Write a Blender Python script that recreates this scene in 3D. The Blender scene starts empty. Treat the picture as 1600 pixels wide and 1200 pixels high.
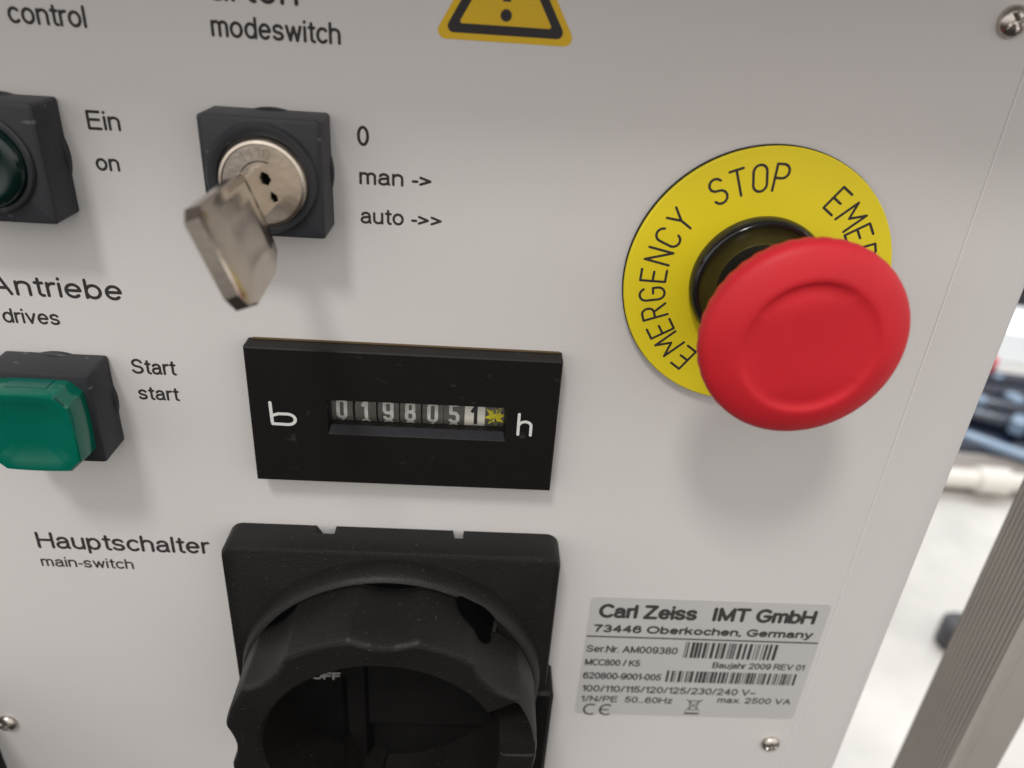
import bpy, bmesh, math, random
from mathutils import Vector, Matrix, Euler
R = math.radians
PI = math.pi
random.seed(7)
scene = bpy.context.scene
COL = scene.collection
MM = 0.001
# Panel frame: u to the right, v up, w out of the panel (millimetres); world x = u, z = v, y = -w
PANEL_ROT = Matrix.Rotation(PI / 2, 4, 'X')

def wpos(u, v, w):
    return Vector((u * MM, -w * MM, v * MM))

# ---------------------------------------------------------------- camera
cam_d = bpy.data.cameras.new('camera')
cam = bpy.data.objects.new('camera', cam_d)
COL.objects.link(cam)
scene.camera = cam
cam_d.sensor_width = 36.0
cam_d.lens = 27.0
cam_d.clip_start = 0.004
cam_d.clip_end = 60.0
cam_rot = (PANEL_ROT @ Euler((-0.49045, -0.018854, 0.062749), 'XYZ').to_matrix().to_4x4())
cam.matrix_world = Matrix.Translation(wpos(11.011, 63.233, 107.557)) @ cam_rot
cam_d.dof.use_dof = True
_f = wpos(44, 8, 4) - wpos(11.011, 63.233, 107.557)
cam_d.dof.focus_distance = -(cam_rot.to_3x3().inverted() @ _f).z
cam_d.dof.aperture_fstop = 17.0

# ---------------------------------------------------------------- world and lamps
world = bpy.data.worlds.new('World')
scene.world = world
world.use_nodes = True
wn = world.node_tree
bgn = wn.nodes['Background']
tc = wn.nodes.new('ShaderNodeTexCoord')
sp = wn.nodes.new('ShaderNodeSeparateXYZ')
mr = wn.nodes.new('ShaderNodeMapRange')
mr.inputs['From Min'].default_value = -1.0
rp = wn.nodes.new('ShaderNodeValToRGB')
rp.color_ramp.elements[0].position = 0.31
rp.color_ramp.elements[0].color = (0.035, 0.032, 0.03, 1)
rp.color_ramp.elements[1].position = 0.60
rp.color_ramp.elements[1].color = (1.0, 0.965, 0.935, 1)
wn.links.new(tc.outputs['Generated'], sp.inputs[0])
wn.links.new(sp.outputs['Z'], mr.inputs['Value'])
wn.links.new(mr.outputs[0], rp.inputs[0])
wn.links.new(rp.outputs[0], bgn.inputs['Color'])
bgn.inputs['Strength'].default_value = 1.24

def area_lamp(name, loc, target, size, power, color, size_y=None):
    d = bpy.data.lights.new(name, 'AREA')
    d.shape = 'RECTANGLE' if size_y else 'SQUARE'
    d.size = size
    if size_y:
        d.size_y = size_y
    d.energy = power
    d.color = color
    o = bpy.data.objects.new(name, d)
    COL.objects.link(o)
    o.location = loc
    o.rotation_euler = (Vector(target) - Vector(loc)).to_track_quat('-Z', 'Y').to_euler()
    return o

_k = Vector((-0.35, 1.62, 1.0)).normalized() * 2500
area_lamp('ceiling_lamp', wpos(_k.x, _k.y, _k.z), (0, 0, 0), 0.37, 26.5, (1.0, 0.975, 0.95), 0.37)
area_lamp('floor_fill_lamp', (0.75, 0.85, 0.75), (0.72, 0.75, -0.5), 0.5, 11.0, (0.80, 0.92, 1.0), 0.4)  # unseen fill lamp added to brighten the floor behind the cabinet

scene.view_settings.view_transform = 'Standard'
scene.view_settings.look = 'None'
scene.view_settings.exposure = 0.0
scene.view_settings.gamma = 1.0
scene.view_settings.use_curve_mapping = False

# ---------------------------------------------------------------- materials
def lin(c):
    return tuple(c) + (1.0,)

def mat(name, color, rough=0.5, metal=0.0, spec=0.5, bump=0.0, bscale=2000.0, vary=0.0, vscale=60.0,
        trans=0.0, coat=0.0, dust=0.0, dscale=900.0, sss=0.0, aniso=0.0, dcol=(0.35, 0.33, 0.31)):
    m = bpy.data.materials.new(name)
    m.use_nodes = True
    nt = m.node_tree
    b = nt.nodes['Principled BSDF']
    b.inputs['Base Color'].default_value = lin(color)
    b.inputs['Roughness'].default_value = rough
    b.inputs['Metallic'].default_value = metal
    b.inputs['Specular IOR Level'].default_value = spec
    b.inputs['Transmission Weight'].default_value = trans
    b.inputs['Coat Weight'].default_value = coat
    if sss:
        b.inputs['Subsurface Weight'].default_value = sss
        b.inputs['Subsurface Radius'].default_value = (0.002, 0.001, 0.001)
    tcn = nt.nodes.new('ShaderNodeTexCoord')
    last = None
    if vary > 0:
        n = nt.nodes.new('ShaderNodeTexNoise')
        n.inputs['Scale'].default_value = vscale
        n.inputs['Detail'].default_value = 5
        nt.links.new(tcn.outputs['Object'], n.inputs['Vector'])
        r = nt.nodes.new('ShaderNodeValToRGB')
        r.color_ramp.elements[0].position = 0.3
        r.color_ramp.elements[1].position = 0.7
        r.color_ramp.elements[0].color = lin([c * (1 - vary) for c in color])
        r.color_ramp.elements[1].color = lin([min(1, c * (1 + vary)) for c in color])
        nt.links.new(n.outputs['Fac'], r.inputs[0])
        nt.links.new(r.outputs[0], b.inputs['Base Color'])
        last = r.outputs[0]
        r2 = nt.nodes.new('ShaderNodeMapRange')
        r2.inputs['To Min'].default_value = max(0.03, rough - 0.08)
        r2.inputs['To Max'].default_value = min(1, rough + 0.08)
        nt.links.new(n.outputs['Fac'], r2.inputs['Value'])
        nt.links.new(r2.outputs[0], b.inputs['Roughness'])
    if dust > 0:
        n = nt.nodes.new('ShaderNodeTexNoise')
        n.inputs['Scale'].default_value = dscale
        n.inputs['Detail'].default_value = 2
        mp = nt.nodes.new('ShaderNodeMapping')
        mp.inputs['Rotation'].default_value = (0, 0, 0.6)
        mp.inputs['Scale'].default_value = (0.45, 1.0, 1.0)
        nt.links.new(tcn.outputs['Object'], mp.inputs[0])
        nt.links.new(mp.outputs[0], n.inputs['Vector'])
        r = nt.nodes.new('ShaderNodeValToRGB')
        r.color_ramp.elements[0].position = 0.70 - 0.06 * dust
        r.color_ramp.elements[1].position = 0.78 - 0.06 * dust
        r.color_ramp.elements[0].color = (0, 0, 0, 1)
        r.color_ramp.elements[1].color = (1, 1, 1, 1)
        nt.links.new(n.outputs['Fac'], r.inputs[0])
        mx = nt.nodes.new('ShaderNodeMix')
        mx.data_type = 'RGBA'
        mx.inputs[6].default_value = lin(color)
        mx.inputs[7].default_value = lin(dcol)
        nt.links.new(r.outputs[0], mx.inputs[0])
        if last:
            nt.links.new(last, mx.inputs[6])
        nt.links.new(mx.outputs[2], b.inputs['Base Color'])
    if bump > 0:
        n = nt.nodes.new('ShaderNodeTexNoise')
        n.inputs['Scale'].default_value = bscale
        n.inputs['Detail'].default_value = 3
        nt.links.new(tcn.outputs['Object'], n.inputs['Vector'])
        bp = nt.nodes.new('ShaderNodeBump')
        bp.inputs['Strength'].default_value = bump
        bp.inputs['Distance'].default_value = 0.0003
        nt.links.new(n.outputs['Fac'], bp.inputs['Height'])
        nt.links.new(bp.outputs[0], b.inputs['Normal'])
    return m

M_PANEL = mat('white_powder_coat', (0.60, 0.58, 0.565), 0.45, spec=0.35, bump=0.09, bscale=1600, vary=0.02, vscale=25)
M_INK = mat('black_ink', (0.035, 0.032, 0.032), 0.6, spec=0.2)
M_BEZEL = mat('anthracite_plastic', (0.026, 0.027, 0.031), 0.42, spec=0.3, bump=0.12, bscale=2500, vary=0.1, vscale=150, dust=0.25, dscale=700, dcol=(0.10, 0.10, 0.10))
M_RINGP = mat('anthracite_ring_plastic', (0.022, 0.023, 0.027), 0.38, spec=0.4, bump=0.05, bscale=2500, dust=0.3, dscale=600, dcol=(0.08, 0.08, 0.085))
M_BLACK = mat('black_plastic', (0.006, 0.0056, 0.0054), 0.5, spec=0.2, bump=0.1, bscale=3000, vary=0.1, vscale=200)
M_METER = mat('black_meter_plastic', (0.0075, 0.0062, 0.0055), 0.5, spec=0.2, bump=0.12, bscale=1800, dust=0.05, dscale=700, dcol=(0.03, 0.028, 0.026))
M_KNOB = mat('black_switch_plastic', (0.0088, 0.008, 0.0074), 0.48, spec=0.28, bump=0.3, bscale=2200, vary=0.12, vscale=120, dust=0.15, dscale=2600, dcol=(0.055, 0.053, 0.05))
M_GLOSS = mat('glossy_black_plastic', (0.012, 0.012, 0.012), 0.12, spec=0.6, vary=0.1, vscale=200)
M_DARK = mat('dark_recess', (0.002, 0.002, 0.002), 0.8, spec=0.02)  # near-black paints in the shade of slots and holes
M_NICKEL = mat('satin_nickel', (0.60, 0.53, 0.45), 0.30, metal=1.0, bump=0.12, bscale=1200, vary=0.08, vscale=300)
M_KEY = mat('worn_nickel_key', (0.54, 0.48, 0.41), 0.2, metal=1.0, bump=0.3, bscale=200, vary=0.16, vscale=160)
M_SCREW = mat('zinc_screw', (0.55, 0.51, 0.46), 0.28, metal=1.0, bump=0.1, bscale=1500, vary=0.12, vscale=600)
M_YELLOW = mat('yellow_plate', (0.76, 0.625, 0.016), 0.42, spec=0.4, bump=0.05, bscale=1500, vary=0.04, vscale=90)
M_SIGNY = mat('yellow_sticker', (0.66, 0.42, 0.010), 0.5, spec=0.35, vary=0.04, vscale=90)
M_RED = mat('red_plastic', (0.54, 0.017, 0.026), 0.5, spec=0.25, bump=0.06, bscale=1800, vary=0.06, vscale=120)
M_GREEN = mat('green_lens', (0.0, 0.24, 0.16), 0.14, spec=0.5, vary=0.08, vscale=120, trans=0.55)
M_GREENIN = mat('green_diffuser', (0.0, 0.16, 0.115), 0.5, spec=0.3)
M_DGREEN = mat('dark_green_lens', (0.0005, 0.012, 0.010), 0.16, spec=0.55)
M_WHITE = mat('white_print', (0.62, 0.62, 0.60), 0.5, spec=0.3)
M_WHEEL = mat('dark_wheel', (0.11, 0.103, 0.09), 0.42, spec=0.4, vary=0.2, vscale=300)
M_WHITEWHEEL = mat('white_wheel', (0.78, 0.75, 0.66), 0.5, spec=0.3)
M_DIGIT = mat('digit_white', (0.60, 0.59, 0.56), 0.5, spec=0.3, vary=0.15, vscale=900)
M_YSTAR = mat('yellow_star_print', (0.62, 0.55, 0.02), 0.5)
M_LABEL = mat('silver_label', (0.50, 0.495, 0.485), 0.36, spec=0.45, metal=0.05, vary=0.03, vscale=60)
M_LABINK = mat('label_ink', (0.05, 0.045, 0.043), 0.5, spec=0.3)
M_OFF = mat('grey_print', (0.30, 0.29, 0.28), 0.5)
M_ALU = mat('anodised_aluminium_shaded', (0.33, 0.305, 0.275), 0.45, metal=0.35, spec=0.4, bump=0.05, vary=0.06, vscale=40)  # darker copy: shade on the profile's left side put into the colour
M_ALU2 = mat('anodised_aluminium_lit', (0.47, 0.44, 0.40), 0.42, metal=0.35, spec=0.4, vary=0.04, vscale=30)  # lighter copy of the same aluminium for the lit front face

def glass_mat():
    m = bpy.data.materials.new('window_glass')
    m.use_nodes = True
    nt = m.node_tree
    b = nt.nodes['Principled BSDF']
    out = nt.nodes['Material Output']
    tr = nt.nodes.new('ShaderNodeBsdfTransparent')
    gl = nt.nodes.new('ShaderNodeBsdfGlossy')
    gl.inputs['Roughness'].default_value = 0.08
    mx = nt.nodes.new('ShaderNodeMixShader')
    mx.inputs[0].default_value = 0.06
    nt.links.new(tr.outputs[0], mx.inputs[1])
    nt.links.new(gl.outputs[0], mx.inputs[2])
    nt.links.new(mx.outputs[0], out.inputs['Surface'])
    nt.nodes.remove(b)
    return m
M_GLASS = glass_mat()

# ---------------------------------------------------------------- object helpers
def tag(o, label, cat, group=None, kind=None):
    if label:
        o['label'] = label
    if cat:
        o['category'] = cat
    if group:
        o['group'] = group
    if kind:
        o['kind'] = kind
    return o

def thing(name, label, cat, u, v, w=0.0, rot=0.0, group=None):
    o = bpy.data.objects.new(name, None)
    COL.objects.link(o)
    o.empty_display_size = 0.005
    o.matrix_world = Matrix.Translation(wpos(u, v, w)) @ PANEL_ROT @ Matrix.Rotation(rot, 4, 'Z')
    return tag(o, label, cat, group)

def obj(name, bm, material, parent=None, smooth=35.0, label=None):
    bmesh.ops.remove_doubles(bm, verts=bm.verts[:], dist=1e-4)
    bmesh.ops.recalc_face_normals(bm, faces=bm.faces[:])
    bm.transform(Matrix.Scale(MM, 4))
    me = bpy.data.meshes.new(name)
    bm.to_mesh(me)
    bm.free()
    me.materials.append(material)
    if smooth:
        for p in me.polygons:
            p.use_smooth = True
        try:
            me.set_sharp_from_angle(angle=R(smooth))
        except Exception:
            pass
    o = bpy.data.objects.new(name, me)
    COL.objects.link(o)
    if parent is not None:
        o.parent = parent
    if label:
        o['label'] = label
    return o

def rrect(cu, cv, hu, hv, r, n=6):
    pts = []
    r = max(1e-3, min(r, hu, hv))
    for (sx, sy, a0) in ((1, 1, 0), (-1, 1, 90), (-1, -1, 180), (1, -1, 270)):
        for i in range(n + 1):
            a = R(a0 + 90.0 * i / n)
            pts.append((cu + sx * (hu - r) + r * math.cos(a), cv + sy * (hv - r) + r * math.sin(a)))
    return pts

def circ(cu, cv, r, n=96):
    return [(cu + r * math.cos(2 * PI * i / n), cv + r * math.sin(2 * PI * i / n)) for i in range(n)]

def loft(bm, rings, cap0=True, cap1=True, closed=False):
    """rings: list of (outline, w) with equal point counts"""
    vs = []
    for o, w in rings:
        if isinstance(w, (int, float)):
            vs.append([bm.verts.new((a, b, w)) for a, b in o])
        else:
            vs.append([bm.verts.new((a, b, ww)) for (a, b), ww in zip(o, w)])
    n = len(vs[0])
    pairs = list(zip(vs[:-1], vs[1:]))
    if closed:
        pairs.append((vs[-1], vs[0]))
    for A, B in pairs:
        for i in range(n):
            j = (i + 1) % n
            bm.faces.new((A[i], A[j], B[j], B[i]))
    if not closed:
        if cap0:
            bm.faces.new(vs[0][::-1])
        if cap1:
            bm.faces.new(vs[-1])
    return vs

def lathe(bm, prof, cu=0, cv=0, n=96, cap0=False, cap1=True, closed=False):
    loft(bm, [(circ(cu, cv, r, n), w) for r, w in prof], cap0, cap1, closed)

def box(bm, u0, u1, v0, v1, w0, w1):
    loft(bm, [([(u0, v0), (u1, v0), (u1, v1), (u0, v1)], w0), ([(u0, v0), (u1, v0), (u1, v1), (u0, v1)], w1)])

def prism(bm, pts, w0, w1):
    a = [bm.verts.new((x, y, w0)) for x, y in pts]
    b = [bm.verts.new((x, y, w1)) for x, y in pts]
    n = len(pts)
    bm.faces.new(a[::-1])
    bm.faces.new(b)
    for i in range(n):
        j = (i + 1) % n
        bm.faces.new((a[i], a[j], b[j], b[i]))

def tube(bm, pts, r, n=10, rr=None):
    pts = [Vector(p) for p in pts]
    up = Vector((0.123, 0.3, 0.94)).normalized()
    rings = []
    for i, p in enumerate(pts):
        t = (pts[min(i + 1, len(pts) - 1)] - pts[max(i - 1, 0)]).normalized()
        a = t.cross(up)
        if a.length < 1e-4:
            a = t.cross(Vector((1, 0, 0)))
        a.normalize()
        b = t.cross(a).normalized()
        ri = rr[i] if rr else r
        rings.append([bm.verts.new(p + (a * math.cos(2 * PI * k / n) + b * math.sin(2 * PI * k / n)) * ri) for k in range(n)])
    for A, B in zip(rings[:-1], rings[1:]):
        for k in range(n):
            j = (k + 1) % n
            bm.faces.new((A[k], A[j], B[j], B[k]))
    bm.faces.new(rings[0][::-1])
    bm.faces.new(rings[-1])

def catmull(pts, m=8):
    P = [Vector(p) for p in pts]
    P = [P[0] * 2 - P[1]] + P + [P[-1] * 2 - P[-2]]
    out = []
    for i in range(1, len(P) - 2):
        for k in range(m):
            t = k / m
            a, b, c, d = P[i - 1], P[i], P[i + 1], P[i + 2]
            out.append(0.5 * ((2 * b) + (c - a) * t + (2 * a - 5 * b + 4 * c - d) * t * t + (3 * b - a - 3 * c + d) * t ** 3))
    out.append(P[-2])
    return out

_SG = [0]
# flat ribbon strokes with round ends, used for engraved lettering and symbols
def stroke(bm, pts, t, w0, w1, fn=None, z=None):
    h = t / 2
    if z is not None:
        fine = [pts[0]]
        for (a, b) in zip(pts[:-1], pts[1:]):
            m = max(1, int(math.hypot(b[0] - a[0], b[1] - a[1]) / 0.25))
            fine += [(a[0] + (b[0] - a[0]) * k / m, a[1] + (b[1] - a[1]) * k / m) for k in range(1, m + 1)]
        pts = fine
    for si, (a, b) in enumerate(zip(pts[:-1], pts[1:])):
        d = Vector((b[0] - a[0], b[1] - a[1]))
        L = d.length
        if L < 1e-6:
            continue
        d /= L
        w1 = w1 + (0.0015 if si % 2 else -0.0015)
        _SG[0] = (_SG[0] + 1) % 7
        dz = 0.0011 * _SG[0]
        nrm = Vector((-d.y, d.x))
        outl = []
        for k in range(5):
            an = -PI / 2 + PI * k / 4
            q = Vector(b) + d * (h * math.cos(an)) + nrm * (h * math.sin(an))
            outl.append((q.x, q.y))
        for k in range(5):
            an = PI / 2 + PI * k / 4
            q = Vector(a) + d * (h * math.cos(an)) + nrm * (h * math.sin(an))
            outl.append((q.x, q.y))
        if fn:
            outl = [fn(*q) for q in outl]
        if z is None:
            prism(bm, outl, w0 + dz, w1 + dz)
        else:
            va = [bm.verts.new((x, y, z(y) + w0 + dz)) for x, y in outl]
            vb = [bm.verts.new((x, y, z(y) + w1 + dz)) for x, y in outl]
            bm.faces.new(va[::-1])
            bm.faces.new(vb)
            for i in range(10):
                j = (i + 1) % 10
                bm.faces.new((va[i], va[j], vb[j], vb[i]))

def arc(cx, cy, rx, ry, a0, a1, n=8):
    return [(cx + rx * math.cos(R(a0 + (a1 - a0) * i / n)), cy + ry * math.sin(R(a0 + (a1 - a0) * i / n))) for i in range(n + 1)]

# unit height glyphs (width about 0.55)
GL = {
    'E': (0.50, [[(0.48, 0), (0, 0), (0, 1), (0.48, 1)], [(0, 0.5), (0.40, 0.5)]]),
    'M': (0.66, [[(0, 0), (0, 1), (0.33, 0.42), (0.66, 1), (0.66, 0)]]),
    'R': (0.50, [[(0, 0), (0, 1), (0.28, 1)] + arc(0.28, 0.76, 0.20, 0.24, 90, -90) + [(0, 0.52)], [(0.26, 0.52), (0.50, 0)]]),
    'G': (0.52, [arc(0.26, 0.74, 0.26, 0.26, 20, 180) + arc(0.26, 0.26, 0.26, 0.26, 180, 360) + [(0.52, 0.46), (0.28, 0.46)]]),
    'N': (0.52, [[(0, 0), (0, 1), (0.52, 0), (0.52, 1)]]),
    'C': (0.52, [arc(0.26, 0.74, 0.26, 0.26, 15, 180) + arc(0.26, 0.26, 0.26, 0.26, 180, 345)]),
    'Y': (0.52, [[(0, 1), (0.26, 0.48), (0.52, 1)], [(0.26, 0.48), (0.26, 0)]]),
    'S': (0.52, [arc(0.26, 0.76, 0.25, 0.24, 20, 270) + arc(0.26, 0.26, 0.26, 0.26, 90, -160)]),
    'T': (0.54, [[(0, 1), (0.54, 1)], [(0.27, 1), (0.27, 0)]]),
    'O': (0.52, [arc(0.26, 0.74, 0.26, 0.26, 0, 180) + arc(0.26, 0.26, 0.26, 0.26, 180, 360) + [(0.52, 0.74)]]),
    'P': (0.50, [[(0, 0), (0, 1), (0.26, 1)] + arc(0.26, 0.74, 0.24, 0.26, 90, -90) + [(0, 0.48)]]),
    '0': (0.54, [[(0.12, 0), (0.42, 0), (0.54, 0.14), (0.54, 0.86), (0.42, 1), (0.12, 1), (0, 0.86), (0, 0.14), (0.12, 0)]]),
    '1': (0.54, [[(0.10, 0.78), (0.34, 1), (0.34, 0)]]),
    '5': (0.54, [[(0.52, 1), (0.03, 1), (0.03, 0.56), (0.40, 0.56), (0.54, 0.42), (0.54, 0.14), (0.42, 0), (0.12, 0), (0, 0.12)]]),
    '8': (0.54, [[(0.12, 0), (0.42, 0), (0.54, 0.12), (0.54, 0.42), (0.44, 0.52), (0.10, 0.52), (0, 0.42), (0, 0.12), (0.12, 0)],
                 [(0.10, 0.52), (0.03, 0.62), (0.03, 0.88), (0.13, 1), (0.41, 1), (0.51, 0.88), (0.51, 0.62), (0.44, 0.52)]]),
    '9': (0.54, [[(0.02, 0.12), (0.12, 0), (0.42, 0), (0.54, 0.12), (0.54, 0.88), (0.42, 1), (0.12, 1), (0, 0.88), (0, 0.54), (0.12, 0.42), (0.54, 0.42)]]),
    '2': (0.54, [[(0, 0.86), (0.12, 1), (0.42, 1), (0.54, 0.86), (0.54, 0.6), (0, 0.1), (0, 0), (0.54, 0)]]),
    '6': (0.54, [[(0.52, 0.88), (0.42, 1), (0.12, 1), (0, 0.88), (0, 0.12), (0.12, 0), (0.42, 0), (0.54, 0.12), (0.54, 0.46), (0.42, 0.58), (0, 0.58)]]),
}

def ell(cx, cy, rx, ry):
    return arc(cx, cy, rx, ry, 0, 360, 18)
# plain grotesque lettering, drawn as centre lines: cap height 1, x-height 0.71
SG = {
 'a': [arc(.22, .50, .19, .21, 160, 0) + [(.41, .10), (.45, 0)], [(.41, .43), (.17, .39)] + arc(.17, .195, .17, .195, 90, 270) + [(.26, .01), (.36, .07), (.41, .2)]],
 'b': [[(0, 1), (0, 0)], ell(.225, .355, .225, .355)],
 'c': [arc(.23, .355, .23, .355, 45, 315, 14)],
 'd': [[(.45, 1), (.45, 0)], ell(.225, .355, .225, .355)],
 'e': [[(.01, .37), (.46, .37)] + arc(.235, .355, .225, .355, 3, 315, 15)],
 'f': [[(.09, 0), (.09, .85)] + arc(.21, .85, .12, .15, 180, 90) + [(.27, 1)], [(-.01, .71), (.25, .71)]],
 'g': [ell(.225, .355, .225, .355), [(.45, .71), (.45, -.10)] + arc(.225, -.10, .225, .18, 0, -160)],
 'h': [[(0, 1), (0, 0)], [(0, .42)] + arc(.205, .48, .205, .23, 180, 0) + [(.41, 0)]],
 'i': [[(0, 0), (0, .71)], [(0, .97), (0, 1)]],
 'j': [[(.1, .71), (.1, -.14)] + arc(.02, -.14, .08, .13, 0, -110), [(.1, .97), (.1, 1)]],
 'k': [[(0, 1), (0, 0)], [(.38, .71), (.01, .26)], [(.15, .43), (.41, 0)]],
 'l': [[(0, 1), (0, 0)]],
 'm': [[(0, .71), (0, 0)], [(0, .45)] + arc(.165, .52, .165, .19, 180, 0) + [(.33, 0)], [(.33, .45)] + arc(.495, .52, .165, .19, 180, 0) + [(.66, 0)]],
 'n': [[(0, .71), (0, 0)], [(0, .42)] + arc(.205, .48, .205, .23, 180, 0) + [(.41, 0)]],
 'o': [ell(.235, .355, .235, .355)],
 'p': [[(0, .71), (0, -.28)], ell(.225, .355, .225, .355)],
 'r': [[(0, .71), (0, 0)], [(0, .40)] + arc(.2, .46, .2, .25, 180, 80)],
 's': [arc(.2, .53, .19, .18, 20, 270) + arc(.2, .175, .2, .175, 90, -160)],
 't': [[(.11, .93), (.11, .14)] + arc(.23, .14, .12, .14, 180, 275), [(0, .71), (.24, .71)]],
 'u': [[(0, .71), (0, .23)] + arc(.205, .23, .205, .23, 180, 360) + [(.41, .71)], [(.41, .3), (.41, 0)]],
 'v': [[(0, .71), (.21, 0), (.42, .71)]],
 'w': [[(0, .71), (.16, 0), (.32, .68), (.48, 0), (.64, .71)]],
 'x': [[(0, .71), (.42, 0)], [(0, 0), (.42, .71)]],
 'y': [[(0, .71), (.22, .02)], [(.44, .71), (.19, -.14), (.13, -.25), (.03, -.27)]],
 'A': [[(0, 0), (.31, 1), (.62, 0)], [(.11, .34), (.51, .34)]],
 'B': [[(0, 0), (0, 1), (.3, 1)] + arc(.3, .765, .22, .235, 90, -90) + [(0, .53)], [(.3, .53)] + arc(.3, .265, .25, .265, 90, -90) + [(0, 0)]],
 'C': [arc(.34, .5, .34, .5, 48, 312, 18)],
 'E': [[(.52, 0), (0, 0), (0, 1), (.51, 1)], [(0, .53), (.47, .53)]],
 'F': [[(0, 0), (0, 1), (.49, 1)], [(0, .52), (.43, .52)]],
 'G': [arc(.35, .5, .35, .5, 48, 320, 18) + [(.66, .46), (.38, .46)]],
 'H': [[(0, 0), (0, 1)], [(.57, 0), (.57, 1)], [(0, .52), (.57, .52)]],
 'I': [[(0, 0), (0, 1)]],
 'K': [[(0, 0), (0, 1)], [(.54, 1), (.01, .36)], [(.2, .59), (.57, 0)]],
 'M': [[(0, 0), (0, 1), (.34, .06), (.68, 1), (.68, 0)]],
 'N': [[(0, 0), (0, 1), (.56, 0), (.56, 1)]],
 'O': [ell(.37, .5, .37, .5)],
 'P': [[(0, 0), (0, 1), (.32, 1)] + arc(.32, .735, .22, .265, 90, -90) + [(0, .47)]],
 'R': [[(0, 0), (0, 1), (.34, 1)] + arc(.34, .75, .22, .25, 90, -90) + [(0, .5)], [(.3, .5), (.42, .38), (.6, 0)]],
 'S': [arc(.27, .75, .25, .25, 15, 270) + arc(.27, .25, .28, .25, 90, -165)],
 'T': [[(0, 1), (.58, 1)], [(.29, 1), (.29, 0)]],
 'V': [[(0, 1), (.3, 0), (.6, 1)]],
 'Z': [[(.02, 1), (.54, 1), (0, 0), (.56, 0)]],
 '0': [ell(.225, .5, .225, .5)],
 '1': [[(.03, .76), (.22, 1), (.22, 0)]],
 '2': [arc(.23, .74, .22, .26, 170, -25) + [(0, 0), (.47, 0)]],
 '3': [arc(.22, .75, .2, .25, 150, -90), arc(.22, .26, .23, .26, 90, -155)],
 '4': [[(.36, 0), (.36, 1), (0, .3), (.48, .3)]],
 '5': [[(.43, 1), (.1, 1), (.04, .5)] + arc(.22, .31, .23, .31, 125, -155)],
 '6': [arc(.24, .5, .235, .5, 35, 180) + arc(.235, .3, .23, .3, 180, 540, 16)],
 '7': [[(0, 1), (.46, 1), (.25, .5), (.16, 0)]],
 '8': [ell(.23, .76, .2, .24), ell(.23, .26, .23, .26)],
 '9': [arc(.22, .5, .235, .5, -145, 0) + arc(.225, .7, .23, .3, 0, 360, 16)],
 '-': [[(0, .33), (.2, .33)]],
 '>': [[(0, .62), (.46, .38), (0, .14)]],
 '/': [[(0, 0), (.24, 1)]],
 '.': [[(0, 0), (0, .02)]],
 ',': [[(.03, .02), (0, -.12)]],
 'z': [[(.01, .71), (.37, .71), (0, 0), (.39, 0)]],
 '~': [[(0, .33), (.12, .42), (.3, .31), (.42, .41)]],
}

def text(name, body, u0, u1, vb, h, w, material, parent, ref='d', bold=1.0, gap=0.20):
    """printed word: left edge u0, right edge u1, baseline vb, height h of the reference glyph"""
    x, paths, kx0, kx1 = 0.0, [], 1e9, -1e9
    for ch in body:
        if ch == ' ':
            x += 0.30
            continue
        g_ = SG[ch]
        xs = [p[0] for st_ in g_ for p in st_]
        x0_, x1_ = min(xs), max(xs)
        for st_ in g_:
            paths.append([(x + p[0] - x0_, p[1]) for p in st_])
        kx0, kx1 = min(kx0, x), max(kx1, x + x1_ - x0_)
        x += (x1_ - x0_) + gap * (0.75 if ch in 'tfr-' else (1.35 if ch == 'I' else 1.0))
    href = 0.71 if ref in 'acemnorsuvwxz' else (0.93 if ref == 't' else 1.0)
    cap = h / href
    th = 0.150 * cap * bold
    sx = (u1 - u0 - th) / max(0.05, kx1 - kx0)
    sy = (h - th) / href
    bm = bmesh.new()
    for pth in paths:
        stroke(bm, [(u0 + th / 2 + p[0] * sx, vb + th / 2 + p[1] * sy) for p in pth], th, w + 0.002, w + 0.02)
    return obj(name, bm, material, parent, 0)

# ================================================================ SETTING
FLOOR_V = -500.0
def floor_mat():
    m = mat('pale_floor', (0.47, 0.445, 0.42), 0.22, spec=0.5, vary=0.2, vscale=7.0)  # uneven tone paints in blotchy reflections on the floor
    return m
bm = bmesh.new()
g = 12000
vv = [bm.verts.new(p) for p in ((-1500, 0, FLOOR_V), (9000, 0, FLOOR_V), (9000, 9000, FLOOR_V), (-1500, 9000, FLOOR_V))]
bm.faces.new(vv)
fl = obj('floor', bm, floor_mat(), None, 0)
tag(fl, 'pale glossy floor seen out of focus past the right edge of the cabinet', 'floor', kind='structure')

# ================================================================ CABINET
cab = thing('control_cabinet', 'white powder coated control cabinet front with printed black legends', 'control cabinet', 0, 0)
bm = bmesh.new()
box(bm, -98, 81.25, -150, 120, -2.0, 0.0)
front = obj('front_panel', bm, M_PANEL, cab, 0)
# raised, rounded corner post on the right
bm = bmesh.new()
prof = [(81.26, -2.0), (81.26, 0.02), (81.5, 0.14), (90.6, 0.14)]
for i in range(1, 13):
    a = R(90 - 90 * i / 12)
    prof.append((90.6 + 4.1 * math.cos(a), -3.96 + 4.1 * math.sin(a)))
prof += [(94.7, -260.0), (90.0, -260.0), (90.0, -2.0)]
A = [bm.verts.new((u, -500, w)) for u, w in prof]
B = [bm.verts.new((u, 120, w)) for u, w in prof]
for i in range(len(prof)):
    j = (i + 1) % len(prof)
    bm.faces.new((A[i], A[j], B[j], B[i]))
obj('corner_post', bm, M_PANEL, cab, 40)
bm = bmesh.new()
tube(bm, [(81.3, -150, 0.02), (81.3, -60, 0.04), (81.3, 20, 0.05), (81.3, 65, 0.05)], 0.12, 10)
obj('seam_glint_bead', bm, mat('seam_glint_white', (0.70, 0.685, 0.67), 0.4), cab, 60)  # paler than the panel: glint of the seam edge painted into the colour
bm = bmesh.new()
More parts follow.
